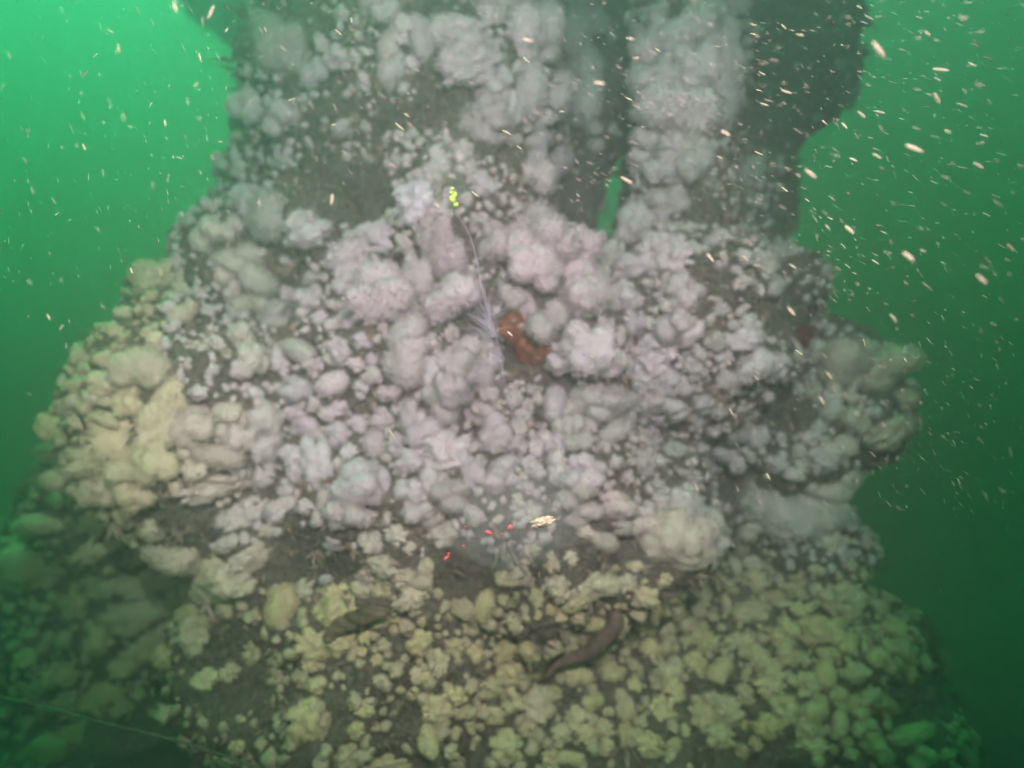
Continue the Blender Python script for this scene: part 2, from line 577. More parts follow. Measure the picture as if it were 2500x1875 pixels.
# single growths read off the photograph: px py width height angle kind colour
SINGLES = '''
687 130 100 130 0 n g;765 183 60 60 0 n w;618 260 90 70 20 n w;700 378 40 50 0 n w;690 290 70 70 0 n w;626 490 85 80 0 n w
667 525 130 95 0 n g;513 570 70 70 0 n w;561 561 50 50 0 n w;757 570 110 80 0 c w;582 640 90 70 0 n g;854 635 90 105 0 c w
386 683 95 80 20 n y;910 12 60 60 0 n w;946 37 60 60 0 n w;987 77 60 60 0 c w;1028 90 50 90 10 f w;1118 95 145 80 0 c w
1178 20 80 70 0 n w;1268 20 110 80 0 n w;1276 90 90 100 0 n w;1333 70 60 90 0 f w;1402 85 60 90 0 f w;1410 15 120 70 0 n w;1452 45 54 60 0 n w
950 118 40 80 0 f w;963 171 60 80 0 n w;1003 159 40 45 0 n w;1146 163 165 85 30 c w;1215 203 60 55 0 n w;1199 248 70 55 0 n w;1231 262 80 60 0 n w
1284 220 70 110 0 f w;1300 183 40 40 0 n w;1357 228 100 80 20 n w;1317 293 50 50 0 n w;1425 215 70 150 0 n w;1410 285 60 60 0 n w;1440 305 26 30 0 n w
1190 309 100 110 0 c g;1304 338 50 50 0 n w;1362 378 58 74 0 n r;1300 390 50 50 0 n w;1305 440 84 70 0 n r;1182 460 65 60 0 c w;1068 411 50 50 0 n w;1040 435 50 50 0 n r
1028 500 92 88 0 c w;1064 525 60 55 0 n w;1044 578 45 42 0 n w;922 586 95 70 0 c w;1000 610 30 30 0 n w;1085 612 90 150 0 n r;1199 570 45 45 0 n w;1207 622 60 60 0 n w
1418 582 50 50 0 n w;1447 586 45 40 0 n w;1548 520 34 36 0 n w
1677 346 80 60 0 n g;1702 400 80 80 0 n g;1630 492 85 75 0 n w;1560 537 70 60 0 n w;1544 577 70 60 0 c w;1610 610 90 70 0 c w;1565 640 90 60 0 n w;1650 640 85 70 0 c w
1893 614 60 60 0 n g;1864 651 60 60 0 c g;1673 718 85 80 0 c w;1880 690 60 50 0 n g;1645 795 70 80 0 n w;1694 811 50 50 0 n w;1820 800 60 50 0 c w;1811 836 70 50 0 c w;1824 893 85 75 0 n w;1881 893 60 60 0 c w
1779 921 45 55 0 n w;2007 860 38 50 0 n w;2060 880 95 95 0 n g;2108 860 42 55 0 n g;2178 862 85 45 0 c g;2153 913 130 90 0 n g;2076 930 45 40 0 n g;2035 942 28 28 0 n g;1958 966 32 45 0 n g;1995 962 38 38 0 n g;2035 972 38 38 0 n w
2023 1007 48 48 0 n w;2206 970 60 50 0 n g;2088 1031 60 60 0 n g;2157 1051 95 70 20 c y;2047 1096 75 60 0 n y;2007 1129 60 60 0 c w;2039 1186 115 62 0 n y;1986 1190 28 40 60 f y;1925 1240 185 140 0 n g;1999 1218 80 60 0 n g
1795 1051 52 52 0 n w;1844 1068 48 45 0 n w;1803 1125 38 45 0 n w;1759 1100 60 60 0 n y;1706 1084 42 36 0 n r;1661 1218 60 60 0 n w;1714 982 42 42 0 n w;1702 1023 32 32 0 c w
938 730 135 125 0 n r;1020 677 60 85 0 n r;853 694 55 60 0 n w;1085 730 130 90 10 n r;1121 714 60 50 0 n r;861 775 60 50 30 c w;1003 807 60 115 -25 f w;1044 844 48 48 0 n w;991 877 85 100 0 n w
890 836 46 42 0 c w;869 889 42 36 0 c w;910 881 32 32 0 c w;914 921 38 38 0 n w;833 856 50 60 0 c w;816 930 75 45 25 f w;955 962 48 42 -20 n r;1016 1011 72 72 0 n w;1077 1007 60 50 -40 f w;1166 999 75 50 0 n r;1190 966 42 42 0 n w
938 1023 52 60 0 n r;1211 1060 65 85 0 n w;1028 1065 75 72 0 n w;1081 1104 115 92 0 c y;1125 1125 42 55 0 f w;1158 1165 48 60 0 n w;1219 1133 72 42 15 f w;1207 1178 65 58 30 n w;1243 1165 32 36 0 n w
914 1088 42 62 10 f w;853 1108 32 42 0 c w;906 1141 44 50 0 n g;885 1192 95 95 0 n y;934 1178 32 62 15 f w;853 1252 95 80 0 n y;1007 1202 62 60 0 n w;1048 1178 42 70 25 f w;1101 1214 82 66 0 n g;1020 1255 62 46 20 n w;1064 1265 50 40 0 n w;1158 1250 40 50 10 n r
1317 1084 52 56 0 n w;1349 990 42 72 -5 f w;1292 750 36 46 0 n r;1337 787 82 88 0 n g;1256 718 62 56 0 n g;1414 738 115 95 0 n w;1447 685 62 62 0 n g;1508 734 84 70 0 n w;1540 790 46 62 0 n w;1479 795 30 28 0 n r;1372 880 54 56 0 n r;1516 905 44 50 0 n w
1490 885 70 60 0 n w;1440 850 110 100 0 n w;1365 1133 46 52 0 n w;1418 1145 64 52 0 n w;1402 1202 72 62 0 n g;1426 1251 80 48 10 n w;1532 661 52 46 0 n w;1585 840 46 46 0 c w;1654 787 62 52 0 n w;1500 1230 92 56 0 n r;1573 1251 50 50 0 n w;1357 1085 42 52 0 n w;1410 1086 62 50 0 n g
451 702 46 56 0 n y;545 677 42 46 0 n w;561 710 38 46 0 n w;631 681 84 56 -35 f g;618 738 84 58 -20 n g;688 771 78 72 0 n g;769 677 62 32 25 f w;753 734 52 46 0 n w;443 767 62 32 30 f y;366 755 26 22 0 n y;313 771 46 34 0 n y;382 840 36 46 0 n y;590 828 50 60 0 n g;610 881 62 62 0 n g
740 856 80 46 -30 f g;688 893 56 66 0 n w;777 895 30 28 0 n w;728 946 74 62 -15 n w;769 978 22 22 0 n w;826 1003 56 38 15 c w;651 1023 62 62 0 n w;724 1011 52 46 0 n r;761 1035 62 46 -30 f r;659 1068 42 34 0 n w;639 1096 54 54 0 n w;541 1064 48 44 0 n y;586 1072 58 60 0 n w;565 1019 70 60 0 n g
480 1027 95 95 0 n y;403 1007 108 165 -15 p y;350 905 112 78 10 n y;281 942 92 52 0 n y;313 995 54 72 10 n y;264 1019 72 44 -30 n y;187 990 60 50 0 n y;236 978 42 46 0 n y;340 1085 175 110 -15 p y;309 1149 78 60 0 n g;386 1129 86 84 0 n y;260 1194 80 76 0 n y;338 1198 72 78 0 n y;228 1125 82 60 0 n y
134 1117 78 52 -5 n g;134 1040 62 50 0 n g;513 1182 112 62 -5 c y;472 1149 46 38 0 n y;431 1182 28 46 0 n y;447 1104 32 30 0 n y;484 1084 22 22 0 n y;456 1072 36 22 0 n y;537 1108 95 50 -25 f r;635 1157 52 56 0 n r;732 1149 44 44 0 n w;724 1108 60 50 0 n w;777 1129 62 100 10 n w;545 1222 28 26 0 n y;622 1247 62 60 0 c y;696 1238 85 60 30 n r;163 1165 92 60 0 n g;797 1222 36 62 10 f r
456 1355 148 88 0 n y;594 1269 88 62 20 c y;447 1416 58 38 0 n y;452 1448 52 46 20 n y;610 1363 82 50 30 c r;561 1326 54 42 0 n y;260 1428 78 60 10 n g;354 1428 98 60 0 n y;183 1472 46 58 0 n g;346 1485 135 44 -3 f y;317 1525 78 44 0 n g;378 1558 92 60 10 n g;342 1592 72 46 0 n g;407 1599 46 46 0 n y;464 1501 66 44 0 n y;439 1525 44 30 20 n y;484 1558 84 76 0 c y;504 1521 44 26 0 c y;244 1566 54 72 -20 n g;297 1631 48 46 0 n g
236 1334 82 52 20 n g;236 1277 58 50 0 n g;309 1253 44 40 0 n y;317 1298 44 40 0 n y;374 1290 46 52 0 n y;114 1273 92 42 -5 f g;65 1391 125 130 0 n g;244 1704 92 62 0 n g;163 1704 60 60 0 n g;293 1737 46 46 0 n g;142 1826 100 70 30 n g;69 1607 50 40 20 n g;150 1647 60 40 0 n g;508 1660 64 44 0 n y;561 1643 44 38 0 n y;622 1590 48 50 0 c y;692 1477 58 82 -15 f y;753 1440 48 46 0 n y;830 1480 84 84 -30 c y;765 1574 84 62 -10 c y;838 1570 64 52 30 n y;757 1623 32 32 0 n y;773 1668 36 36 0 n y;749 1757 78 78 0 n y;842 1850 60 50 0 n y
906 1326 48 44 0 n y;999 1338 28 28 0 n w;1085 1302 68 52 0 n w;938 1375 78 54 0 c y;898 1399 46 40 0 n y;942 1432 68 42 20 n w;1003 1456 80 52 15 c y;987 1411 44 34 20 n w;1028 1415 44 34 0 n y;1040 1379 34 44 0 n w;930 1513 46 28 20 n y;894 1554 32 28 20 n y;1345 1379 38 48 0 n g;1361 1428 58 62 0 c g;1451 1425 112 60 -5 n g;1309 1460 34 40 0 c w;1186 1477 36 60 -15 f y;1256 1513 38 50 0 c y;1199 1530 26 26 0 c y;1142 1501 24 24 0 c y;1402 1469 58 36 20 n g;1345 1485 28 26 0 n y;1365 1501 32 30 0 n w;1467 1322 66 40 -20 f w;1435 1303 50 30 -10 n w
1565 1273 62 70 0 n w;1516 1277 44 44 0 n w;1573 1452 60 44 0 c g;1601 1481 44 54 0 n g;1435 1521 68 30 0 f y;1398 1562 44 38 0 n y;1341 1574 58 44 0 n y;1292 1590 46 50 0 n y;1231 1578 68 54 0 c y;1158 1595 40 36 0 n y;1296 1631 44 36 0 n y;1243 1639 64 50 -20 c y;1068 1619 44 52 0 n y;1016 1648 28 36 0 c y;1044 1652 28 28 0 c y;934 1660 36 24 10 n y;1109 1692 50 42 0 c y;1190 1680 66 40 10 c y;1068 1729 62 68 -30 c y;1044 1808 40 62 20 n y;873 1782 34 34 0 n y;950 1858 105 44 0 c y;1247 1713 54 54 0 c y;1312 1725 64 70 0 c y;1349 1700 40 36 0 n y;1410 1753 54 46 0 c y;1369 1790 42 36 0 c y;1426 1788 38 44 0 c y;1231 1822 68 62 0 c y;1345 1847 40 36 0 n y;1394 1847 60 30 0 n y;1288 1770 54 46 0 n y;1475 1822 44 36 0 c y;1524 1790 42 36 0 n y;1467 1774 54 40 0 n y;1528 1725 36 60 10 n y;1610 1733 54 54 0 c y;1642 1690 44 80 10 n y;1581 1818 58 50 0 c y;1451 1599 60 44 0 n g;1410 1647 56 44 0 n y;1492 1647 56 44 0 n y;1443 1713 54 40 0 n y;1630 1558 30 30 0 n y;1585 1586 40 46 0 c y
1814 1338 26 50 10 f w;1795 1383 22 44 10 f w;1844 1375 52 36 20 n w;1840 1420 50 46 0 c w;1706 1497 28 36 0 n w;1657 1513 30 30 0 n w;1775 1477 18 46 10 f w;1893 1456 46 26 -20 f y;2056 1440 52 44 20 c y;1995 1440 28 32 0 n y;2088 1460 50 34 0 n y;2068 1493 42 46 0 n y;2019 1473 38 34 0 n y;1950 1493 48 34 0 n g;1836 1501 74 44 10 n g;1991 1538 104 60 0 n g;1925 1534 40 32 -30 n y;2060 1574 54 64 0 c y;2023 1595 44 34 0 n y;1897 1566 54 52 0 c y;1787 1566 48 38 20 n y;1917 1599 48 48 0 n g;2137 1554 62 40 10 n y;2182 1545 56 50 0 c y;2186 1585 58 46 0 n g;2133 1603 44 46 0 n y;2210 1635 44 52 -20 n g;2316 1623 60 58 0 n y;2011 1643 38 60 -10 f y;1763 1639 60 50 20 n g;1885 1643 54 50 0 c y;1820 1696 36 44 0 n y;1877 1684 64 50 0 c y;1974 1676 50 50 0 n y;2043 1704 40 50 0 n y;1734 1713 44 48 0 n y;1771 1733 68 60 0 c y;1714 1755 56 62 0 n y;1925 1733 64 54 0 c y;1999 1733 54 60 0 n y;2092 1737 58 76 10 n y;2153 1713 64 36 -25 f y;1966 1774 44 46 0 n y;2043 1765 32 56 -15 f y;1873 1770 64 50 0 c y;1750 1798 70 46 0 n y;1982 1818 64 36 0 c y;2125 1818 60 66 0 n g;2210 1802 105 34 15 f g;2247 1851 60 46 0 n g;1694 1619 46 46 0 n y;1641 1639 50 56 0 n y
'''
# colonies of several lobes grown together: label, then lobes
COLONIES = [
    ('large pillowy colony of round lobes just below and left of the dark hollow', 'n', 'w',
     '1142 868 66 60;1118 903 60 66;1160 925 66 64;1188 893 42 44;1100 946 62 84;1060 946 44 62;1077 885 38 44;1052 905 34 50;1140 850 44 30'),
    ('bluish grey lobed colony right of the dark hollow, shaped like a bent arm', 'n', 'g',
     '1487 958 110 70;1410 990 62 70;1452 985 72 60;1515 990 62 50;1467 1032 64 54;1503 1022 56 60;1487 1068 54 44;1516 1051 38 38;1406 1042 48 52;1374 1051 46 54'),
    ('crinkly bright cauliflower colony on the right side, split into many little heads', 'c', 'w',
     '1589 885 62 56;1565 925 56 56;1622 925 58 60;1581 974 54 50;1614 1005 62 46;1577 1013 46 40;1645 985 60 54;1624 865 52 44;1681 893 62 56;1665 946 46 44;1706 905 40 36;1640 945 40 40;1545 890 40 40'),
    ('big smooth boulder-like colony above the orange patch, two fused mounds', 'n', 'r',
     '1256 612 92 100;1318 618 130 150;1375 640 110 130;1300 665 100 80'),
    ('tall pale colony covering the top of the narrow column', 'n', 'w',
     '1614 112 90 100;1626 191 110 110;1654 277 160 110;1698 70 120 90;1763 134 70 120;1742 232 80 90;1700 165 90 90;1760 20 90 70;1680 220 80 70'),
    ('colony of small rounded lobes halfway up the narrow column', 'n', 'w',
     '1601 333 82 66;1580 388 66 60;1614 423 66 56;1654 350 52 56;1650 395 62 60;1640 430 50 44'),
    ('rugged grey colony with deep cracks on the right edge of the middle', 'n', 'w',
     '1661 1250 90 70;1640 1306 100 90;1700 1300 70 90;1668 1360 110 70;1610 1340 70 70;1725 1260 50 60;1600 1290 60 70'),
    ('cream crinkled colony with a ragged lower edge beside the flat olive ledge', 'c', 'y',
     '530 1400 60 54;560 1418 66 56;528 1450 66 46;578 1392 56 46;556 1470 50 40;505 1440 44 56;590 1430 50 36'),
    ('three joined lobes gleaming on the lower middle beside the white spot', 'n', 'w',
     '1372 1150 46 60;1430 1175 66 58;1455 1150 40 40;1395 1180 50 50'),
]

REGIONS = [
    (lambda x, y: y < 560 and x >= 1530, 'on the narrow column'),
    (lambda x, y: y < 330, 'on the upper trunk of the rock'),
    (lambda x, y: y < 560, 'around the upper dark recess'),
    (lambda x, y: x < 560 and y < 850, 'on the green left shoulder'),
    (lambda x, y: x < 900 and y < 850, 'on the silty slope below the recess'),
    (lambda x, y: x < 560 and y < 1240, 'on the yellowish left flank'),
    (lambda x, y: x < 420, 'in the dark lower left corner'),
    (lambda x, y: x < 700 and y >= 1240, 'at lower left by the olive ledge'),
    (lambda x, y: x >= 1930 and y < 1300, 'on the right-hand shoulder'),
    (lambda x, y: x >= 1530 and y < 900, 'below the foot of the narrow column'),
    (lambda x, y: x >= 1530 and y < 1300, 'left of the right-hand shoulder'),
    (lambda x, y: x < 900 and y < 1300, 'on the middle of the left half'),
    (lambda x, y: y < 960, 'around the central hollow'),
    (lambda x, y: y < 1300, 'under the central hollow'),
    (lambda x, y: x < 900, 'on the olive slope at lower left'),
    (lambda x, y: x < 1250 and y < 1560, 'below the red-glinting comb jelly'),
    (lambda x, y: x < 1540 and y < 1560, 'around the brown fish'),
    (lambda x, y: x >= 1900, 'on the lower right edge'),
    (lambda x, y: x >= 1540 and y < 1620, 'on the lower right slope'),
    (lambda x, y: x >= 1540, 'at the bottom right foot'),
    (lambda x, y: True, 'at the bottom centre'),
]
COLOUR = {'w': 'pale', 'y': 'cream', 'r': 'pinkish', 'g': 'greyish'}
SHAPE = {'n': 'rounded soft coral', 'c': 'knobbly cauliflower coral', 'f': 'finger-shaped coral', 'p': 'flat crusting coral'}
ORD = ['', 'second', 'third', 'fourth', 'fifth', 'sixth', 'seventh', 'eighth', 'ninth', 'tenth', 'eleventh', 'twelfth']


def size_word(wv, hv):
    s = math.sqrt(wv * hv)
    return 'tiny' if s < 34 else 'small' if s < 46 else 'medium' if s < 66 else 'large' if s < 92 else 'very large'


def label_in_order(items, group):
    """give each coral its label; look-alikes of one region are told apart by their order"""
    groups = {}
    for it in items:
        groups.setdefault(it[1], []).append(it)
    for base, its in groups.items():
        n = len(its)
        xs, ys = [i[2] for i in its], [i[3] for i in its]
        horiz = max(xs) - min(xs) >= max(ys) - min(ys)
        its.sort(key=lambda i: i[2] if horiz else i[3])
        first, last, a, b = ('leftmost', 'rightmost', 'left', 'right') if horiz else ('topmost', 'lowest', 'top', 'bottom')
        for i, it in enumerate(its):
            if n == 1:
                tag(it[0], base, 'soft coral', group)
                continue
            w_ = first if i == 0 else last if i == n - 1 else f'{ORD[i]} from {a}' if i < n / 2 else f'{ORD[n - 1 - i]} from {b}'
            tag(it[0], f'{base}, {w_}', 'soft coral', group)


def place_corals():
    rows = []
    for ln in SINGLES.strip().replace('\n', ';').split(';'):
        q = ln.split()
        if len(q) == 7:
            rows.append((*[float(v) for v in q[:5]], q[5], q[6]))
    items = []
    for x, y, wv, hv, a, k, c in rows:
        if k == 'n' and y > 1270 and random.random() < 0.65:
            k = 'c'      # low on the rock most heads are crinkled
        o = coral_piece(NAMES[k], x, y, wv, hv, a, k, c)
        if (x, y) == (1028, 500):
            o.color = (0.95, 0.92, 0.85, 1)
        reg = next(t for f, t in REGIONS if f(x, y))
        items.append((o, f'{size_word(wv, hv)} {COLOUR[c]} {SHAPE[k]} {reg}', x, y, k))
    label_in_order(items, 'corals encrusting the rock')
    for label, k, c, lobes in COLONIES:
        L = [[float(v) for v in s.split()] for s in lobes.split(';')]
        cx, cy = sum(l[0] for l in L) / len(L), sum(l[1] for l in L) / len(L)
        org = hit(cx, cy)[0]
        e = empty('coral_colony', org)
        tag(e, label, 'soft coral', 'lobed coral colonies')
        for x, y, wv, hv in L:
            coral_piece('lobe', x, y, wv * 1.08, hv * 1.08, random.uniform(-20, 20), k, c, e, org, 0.12)


place_corals()


def fill_corals(n=150):
    rnd = random.Random(21)
    made = []
    got, tries = 0, 0
    while got < n and tries < 6000:
        tries += 1
        x, y = rnd.uniform(560, 2200), rnd.uniform(20, 1850)
        dense = (560 < x < 1900 and 560 < y < 1300) or (1000 < x < 2150 and 1380 < y < 1850)
        if not dense and rnd.random() < 0.75:
            continue
        if x > 1850 and y < 800:
            continue
        wv = rnd.choice((24, 28, 32, 36, 42, 48, 56))
        if any(math.hypot(x - hx, y - hy) < hr * 0.8 for hx, hy, hr, _h in HOLLOW):
            continue
        if any(math.hypot(x - a, y - b) < r * 0.95 + wv * 0.42 for a, b, r in PLACED):
            continue
        d = pix(hit(x, y)[0])[2]
        if d > 2.2:
            continue
        k = rnd.choice('ccn')
        o = coral_piece('cauliflower_coral' if k == 'c' else 'soft_coral', x, y, wv, wv * rnd.uniform(0.7, 1.1), rnd.uniform(-40, 40), k, 'y' if y > 1350 else rnd.choice('wwg'))
        reg = next(t for f, t in REGIONS if f(x, y))
        made.append((o, f'little silt-dusted coral between bigger ones {reg}', x, y, k))
        got += 1
    label_in_order(made, 'little corals between the bigger ones')


fill_corals()


# ------------------------------------------------------------------ what nobody could count: small nodules and turf
def rock_samples(n):
    me = rme
    ar = np.empty(len(me.polygons))
    me.polygons.foreach_get('area', ar)
    ct = np.empty(len(me.polygons) * 3)
    me.polygons.foreach_get('center', ct)
    nm = np.empty(len(me.polygons) * 3)
    me.polygons.foreach_get('normal', nm)
    ct, nm = ct.reshape(-1, 3), nm.reshape(-1, 3)
    i = RNG.choice(len(ar), size=n, p=ar / ar.sum())
    return ct[i], nm[i]


def build_small():
    c, nm = rock_samples(110000)
    face = ((np.array(CAM)[None] - c) * nm).sum(1)
    lows = [coral_mesh(k, 3) for k in 'cccn']
    lows2 = [coral_mesh(k, 2) for k in 'cccncc']
    BAG = {False: [[], [], 0], True: [[], [], 0]}
    cnt = 0
    P0 = np.array(PLACED)
    grid = {}
    for p, q, fc in zip(c, nm, face):
        if cnt >= 9000:
            break
        v = Vector(p)
        x, y, d = pix(v)
        vis = fc > -0.1 and -200 < x < 2700 and -300 < y < 2100
        if not vis and random.random() < 0.85:
            continue
        clump = noise.noise(v * 4.0 + Vector((9, 2, 4)))
        if clump < -0.30:
            continue
        s = random.choice((7, 8, 9, 10, 11, 12, 13, 14, 16, 19, 23)) * 0.001 * (1.0 + 0.4 * clump)
        if vis:
            dd = np.hypot(P0[:, 0] - x, P0[:, 1] - y) - P0[:, 2]
            if dd.min() < -s * FOCAL / d * 0.2:
                continue
            if d < 2.3 and any(math.hypot(x - hx, y - hy) < hr * 0.7 for hx, hy, hr, _h in HOLLOW):
                continue
            if d > 2.2 and random.random() < 0.92:
                continue
            dark = y > 1640 or (x < 900 and y < 560) or (x < 650 and y > 1500) or (560 < x < 900 and 1280 < y < 1700) or (x > 1780 and y < 760)
            if dark and random.random() < 0.5:
                continue
        key = (int(v.x / 0.03), int(v.y / 0.03), int(v.z / 0.03))
        near = [w_ for i in (-1, 0, 1) for j in (-1, 0, 1) for k in (-1, 0, 1) for w_ in grid.get((key[0] + i, key[1] + j, key[2] + k), ())]
        if any((v - w_[0]).length < 0.72 * (s + w_[1]) for w_ in near):
            continue
        grid.setdefault(key, []).append((v, s))
        Q, F = lows[cnt % 4] if s > 0.019 else lows2[cnt % 6]
        z = Vector(q).normalized()
        x_ = z.orthogonal().normalized()
        x_.rotate(Quaternion(z, random.uniform(0, 6.28)))
        y_ = z.cross(x_)
        M = np.array((x_, y_, z))
        W = (Q * np.array([s * random.uniform(0.9, 1.5), s * random.uniform(0.9, 1.3), s * random.uniform(0.8, 1.2)])) @ M + p + np.array(z) * s * 0.3
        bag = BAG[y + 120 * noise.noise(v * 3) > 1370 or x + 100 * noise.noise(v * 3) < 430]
        bag[0].append(W)
        bag[1].append(F + bag[2])
        bag[2] += len(Q)
        cnt += 1
    for yellow, (VV, FF, _n) in BAG.items():
        o = bpy.data.objects.new('small_coral_nodules', fast_mesh('small_coral_nodules', np.vstack(VV), np.vstack(FF), M_CORAL))
        COL.objects.link(o)
        o.color = (0.66, 0.59, 0.33, 1) if yellow else (0.70, 0.64, 0.52, 1)  # yellow shift of the light painted into the lower nodules as well
        o['kind'] = 'stuff'
        o['label'] = 'tiny yellowish coral nodules dotted over the lower rock' if yellow else 'tiny greyish coral nodules dotted over the upper rock'


build_small()


def build_turf(n=150000):
    c, nm = rock_samples(n)
    keep = ((np.array(CAM)[None] - c) * nm).sum(1) > -0.25
    c, nm = c[keep], nm[keep]
    VV, FF = [], []
    k = 0
    for p, q in zip(c, nm):
        v = Vector(p)
        g = noise.noise(v * 6.0)
        L = random.uniform(0.010, 0.026) * (1.0 + 0.8 * g)
        if v.z > 2.0 and v.x < -0.6:
            L *= 2.4
        z = Vector(q)
        d = (z + Vector((random.gauss(0, .6), random.gauss(0, .6), random.gauss(0, .6) + 0.1))).normalized()
        s = d.orthogonal().normalized()
        s.rotate(Quaternion(d, random.uniform(0, 6.28)))
        wd = random.uniform(0.0010, 0.0024)
        b = v - z * 0.003
        bend = Vector((random.gauss(0, .3), random.gauss(0, .3), random.gauss(0, .3))) * L
        VV += [b - s * wd, b + s * wd, b + d * L * 0.55 + s * wd * 0.7, b + d * L + bend]
        FF += [(k, k + 1, k + 2), (k, k + 2, k + 3)]
        k += 4
    # longer feathery tufts where the corals leave room, and along the edges
    c, nm = rock_samples(9000)
    keep = ((np.array(CAM)[None] - c) * nm).sum(1) > -0.35
    made = 0
    for p, q in zip(c[keep], nm[keep]):
        v = Vector(p)
        if noise.noise(v * 4.0 + Vector((9, 2, 4))) > -0.02 and random.random() < 0.8:
            continue
        z = Vector(q)
        lean = (z + Vector((random.gauss(0, .4), random.gauss(0, .4), random.gauss(0, .4) - 0.2))).normalized()
        size = random.uniform(0.022, 0.058)
        for _ in range(16):
            d = (lean + Vector((random.gauss(0, .42), random.gauss(0, .42), random.gauss(0, .42)))).normalized()
            s = d.orthogonal().normalized()
            s.rotate(Quaternion(d, random.uniform(0, 6.28)))
            wd = random.uniform(0.0007, 0.0014)
            L = size * random.uniform(0.5, 1.0)
            b = v - z * 0.003
            bend = Vector((random.gauss(0, .3), random.gauss(0, .3), random.gauss(0, .3) - 0.2)) * L
            VV += [b - s * wd, b + s * wd, b + d * L * 0.55 + s * wd * 0.7, b + d * L + bend]
            FF += [(k, k + 1, k + 2), (k, k + 2, k + 3)]
            k += 4
        made += 1
        if made > 1900:
            break
    o = bpy.data.objects.new('algal_turf', fast_mesh('algal_turf', np.array(VV), np.array(FF), M_TURF))
    COL.objects.link(o)
    o['kind'] = 'stuff'
    o['label'] = 'short brown fuzzy turf covering the rock between corals'


build_turf()


# ------------------------------------------------------------------ tubes
def tube(points, radii, sides=6):
    V, F = [], []
    n = len(points)
    for i, p in enumerate(points):
        t = (points[min(i + 1, n - 1)] - points[max(i - 1, 0)]).normalized()
        a = t.orthogonal().normalized() if i == 0 else (a - t * a.dot(t)).normalized()
        b = t.cross(a)
        for s in range(sides):
            an = 2 * math.pi * s / sides
            V.append(p + (a * math.cos(an) + b * math.sin(an)) * radii[i])
    for i in range(n - 1):
        for s in range(sides):
            s2 = (s + 1) % sides
            F.append((i * sides + s, i * sides + s2, (i + 1) * sides + s2, (i + 1) * sides + s))
    F.append(tuple(range(sides))[::-1])
    F.append(tuple((n - 1) * sides + s for s in range(sides)))
    return V, F


def smooth_path(pts, k=8):
    out = []
    n = len(pts)
    for i in range(n - 1):
        p0, p1, p2, p3 = pts[max(i - 1, 0)], pts[i], pts[i + 1], pts[min(i + 2, n - 1)]
        for j in range(k):
            t = j / k
            out.append(0.5 * ((2 * p1) + (p2 - p0) * t + (2 * p0 - 5 * p1 + 4 * p2 - p3) * t * t + (3 * p1 - p0 - 3 * p2 + p3) * t ** 3))
    out.append(pts[-1])
    return out


# ------------------------------------------------------------------ sponge, algae, rope, weed
def blob_thing(name, label, cat, spots, mat, kind='c', group=None):
    org = hit(spots[0][0], spots[0][1])[0]
    e = empty(name, org)
    tag(e, label, cat, group)
    for x, y, wv, hv in spots:
        o = coral_piece('lobe', x, y, wv, hv, random.uniform(-30, 30), kind, 'w', e, org, 0.1)
        me = o.data.copy()
        me.materials.clear()
        me.materials.append(mat)
        o.data = me
    return e


blob_thing('orange_sponge', 'rusty orange sponge patch inside the dark central hollow', 'sponge',
           [(1258, 800, 70, 56), (1302, 852, 74, 58), (1282, 828, 56, 46), (1325, 848, 40, 38), (1262, 770, 40, 36)], M_ORANGE, 'p')
blob_thing('red_algae', 'dull red algae patch above the right-hand shoulder', 'seaweed',
           [(1962, 830, 44, 60), (1955, 858, 40, 40), (1975, 805, 30, 34)], M_REDALGA)


def path_on_rock(pts, lift):
    out = []
    for x, y in pts:
        l, n = hit(x, y)
        out.append(l + n * lift - (l - CAM).normalized() * lift)
    return out


# weedy line in the dark lower left corner
rp = smooth_path([P(-60, 1690, 1.50), P(90, 1722, 1.47), P(240, 1762, 1.44), P(400, 1800, 1.43), P(560, 1850, 1.43), P(700, 1900, 1.43)], 10)
V, F = tube(rp, [0.0034 + 0.002 * noise.noise(p * 40) for p in rp], 8)
tag(mesh_obj('weedy_rope', V, F, M_ROPE), 'thin weed-covered rope crossing the dark lower left corner', 'rope')

# strap of brown weed lying on the slope
sp_ = smooth_path(path_on_rock([(800, 1560), (835, 1530), (870, 1505), (905, 1490), (960, 1478)], 0.022), 8)
V, F = [], []
for i, p in enumerate(sp_):
    t = i / (len(sp_) - 1)
    wd = 0.021 * math.sin(math.pi * (0.12 + 0.80 * t)) ** 0.8
    tn = (sp_[min(i + 1, len(sp_) - 1)] - sp_[max(i - 1, 0)]).normalized()
    sd_ = tn.cross((p - CAM).normalized()).normalized()
    up = sd_.cross(tn).normalized()
    if up.dot(CAM - p) < 0:
        up = -up
    for u in range(7):
        q = u / 6 * 2 - 1
        V.append(p + sd_ * wd * q + up * (0.006 * (1 - q * q) + 0.003 * math.sin(i * 0.9 + u)))
    for u in range(7):
        q = 1 - u / 6 * 2
        V.append(p + sd_ * wd * q * 0.98 + up * (0.006 * (1 - q * q) - 0.005))
for i in range(len(sp_) - 1):
    for u in range(14):
        F.append((i * 14 + u, i * 14 + (u + 1) % 14, (i + 1) * 14 + (u + 1) % 14, (i + 1) * 14 + u))
F += [tuple(range(14))[::-1], tuple((len(sp_) - 1) * 14 + u for u in range(14))]
tag(mesh_obj('seaweed_strap', V, F, M_WEED), 'brown strap of seaweed draped over the olive slope at lower left', 'seaweed')


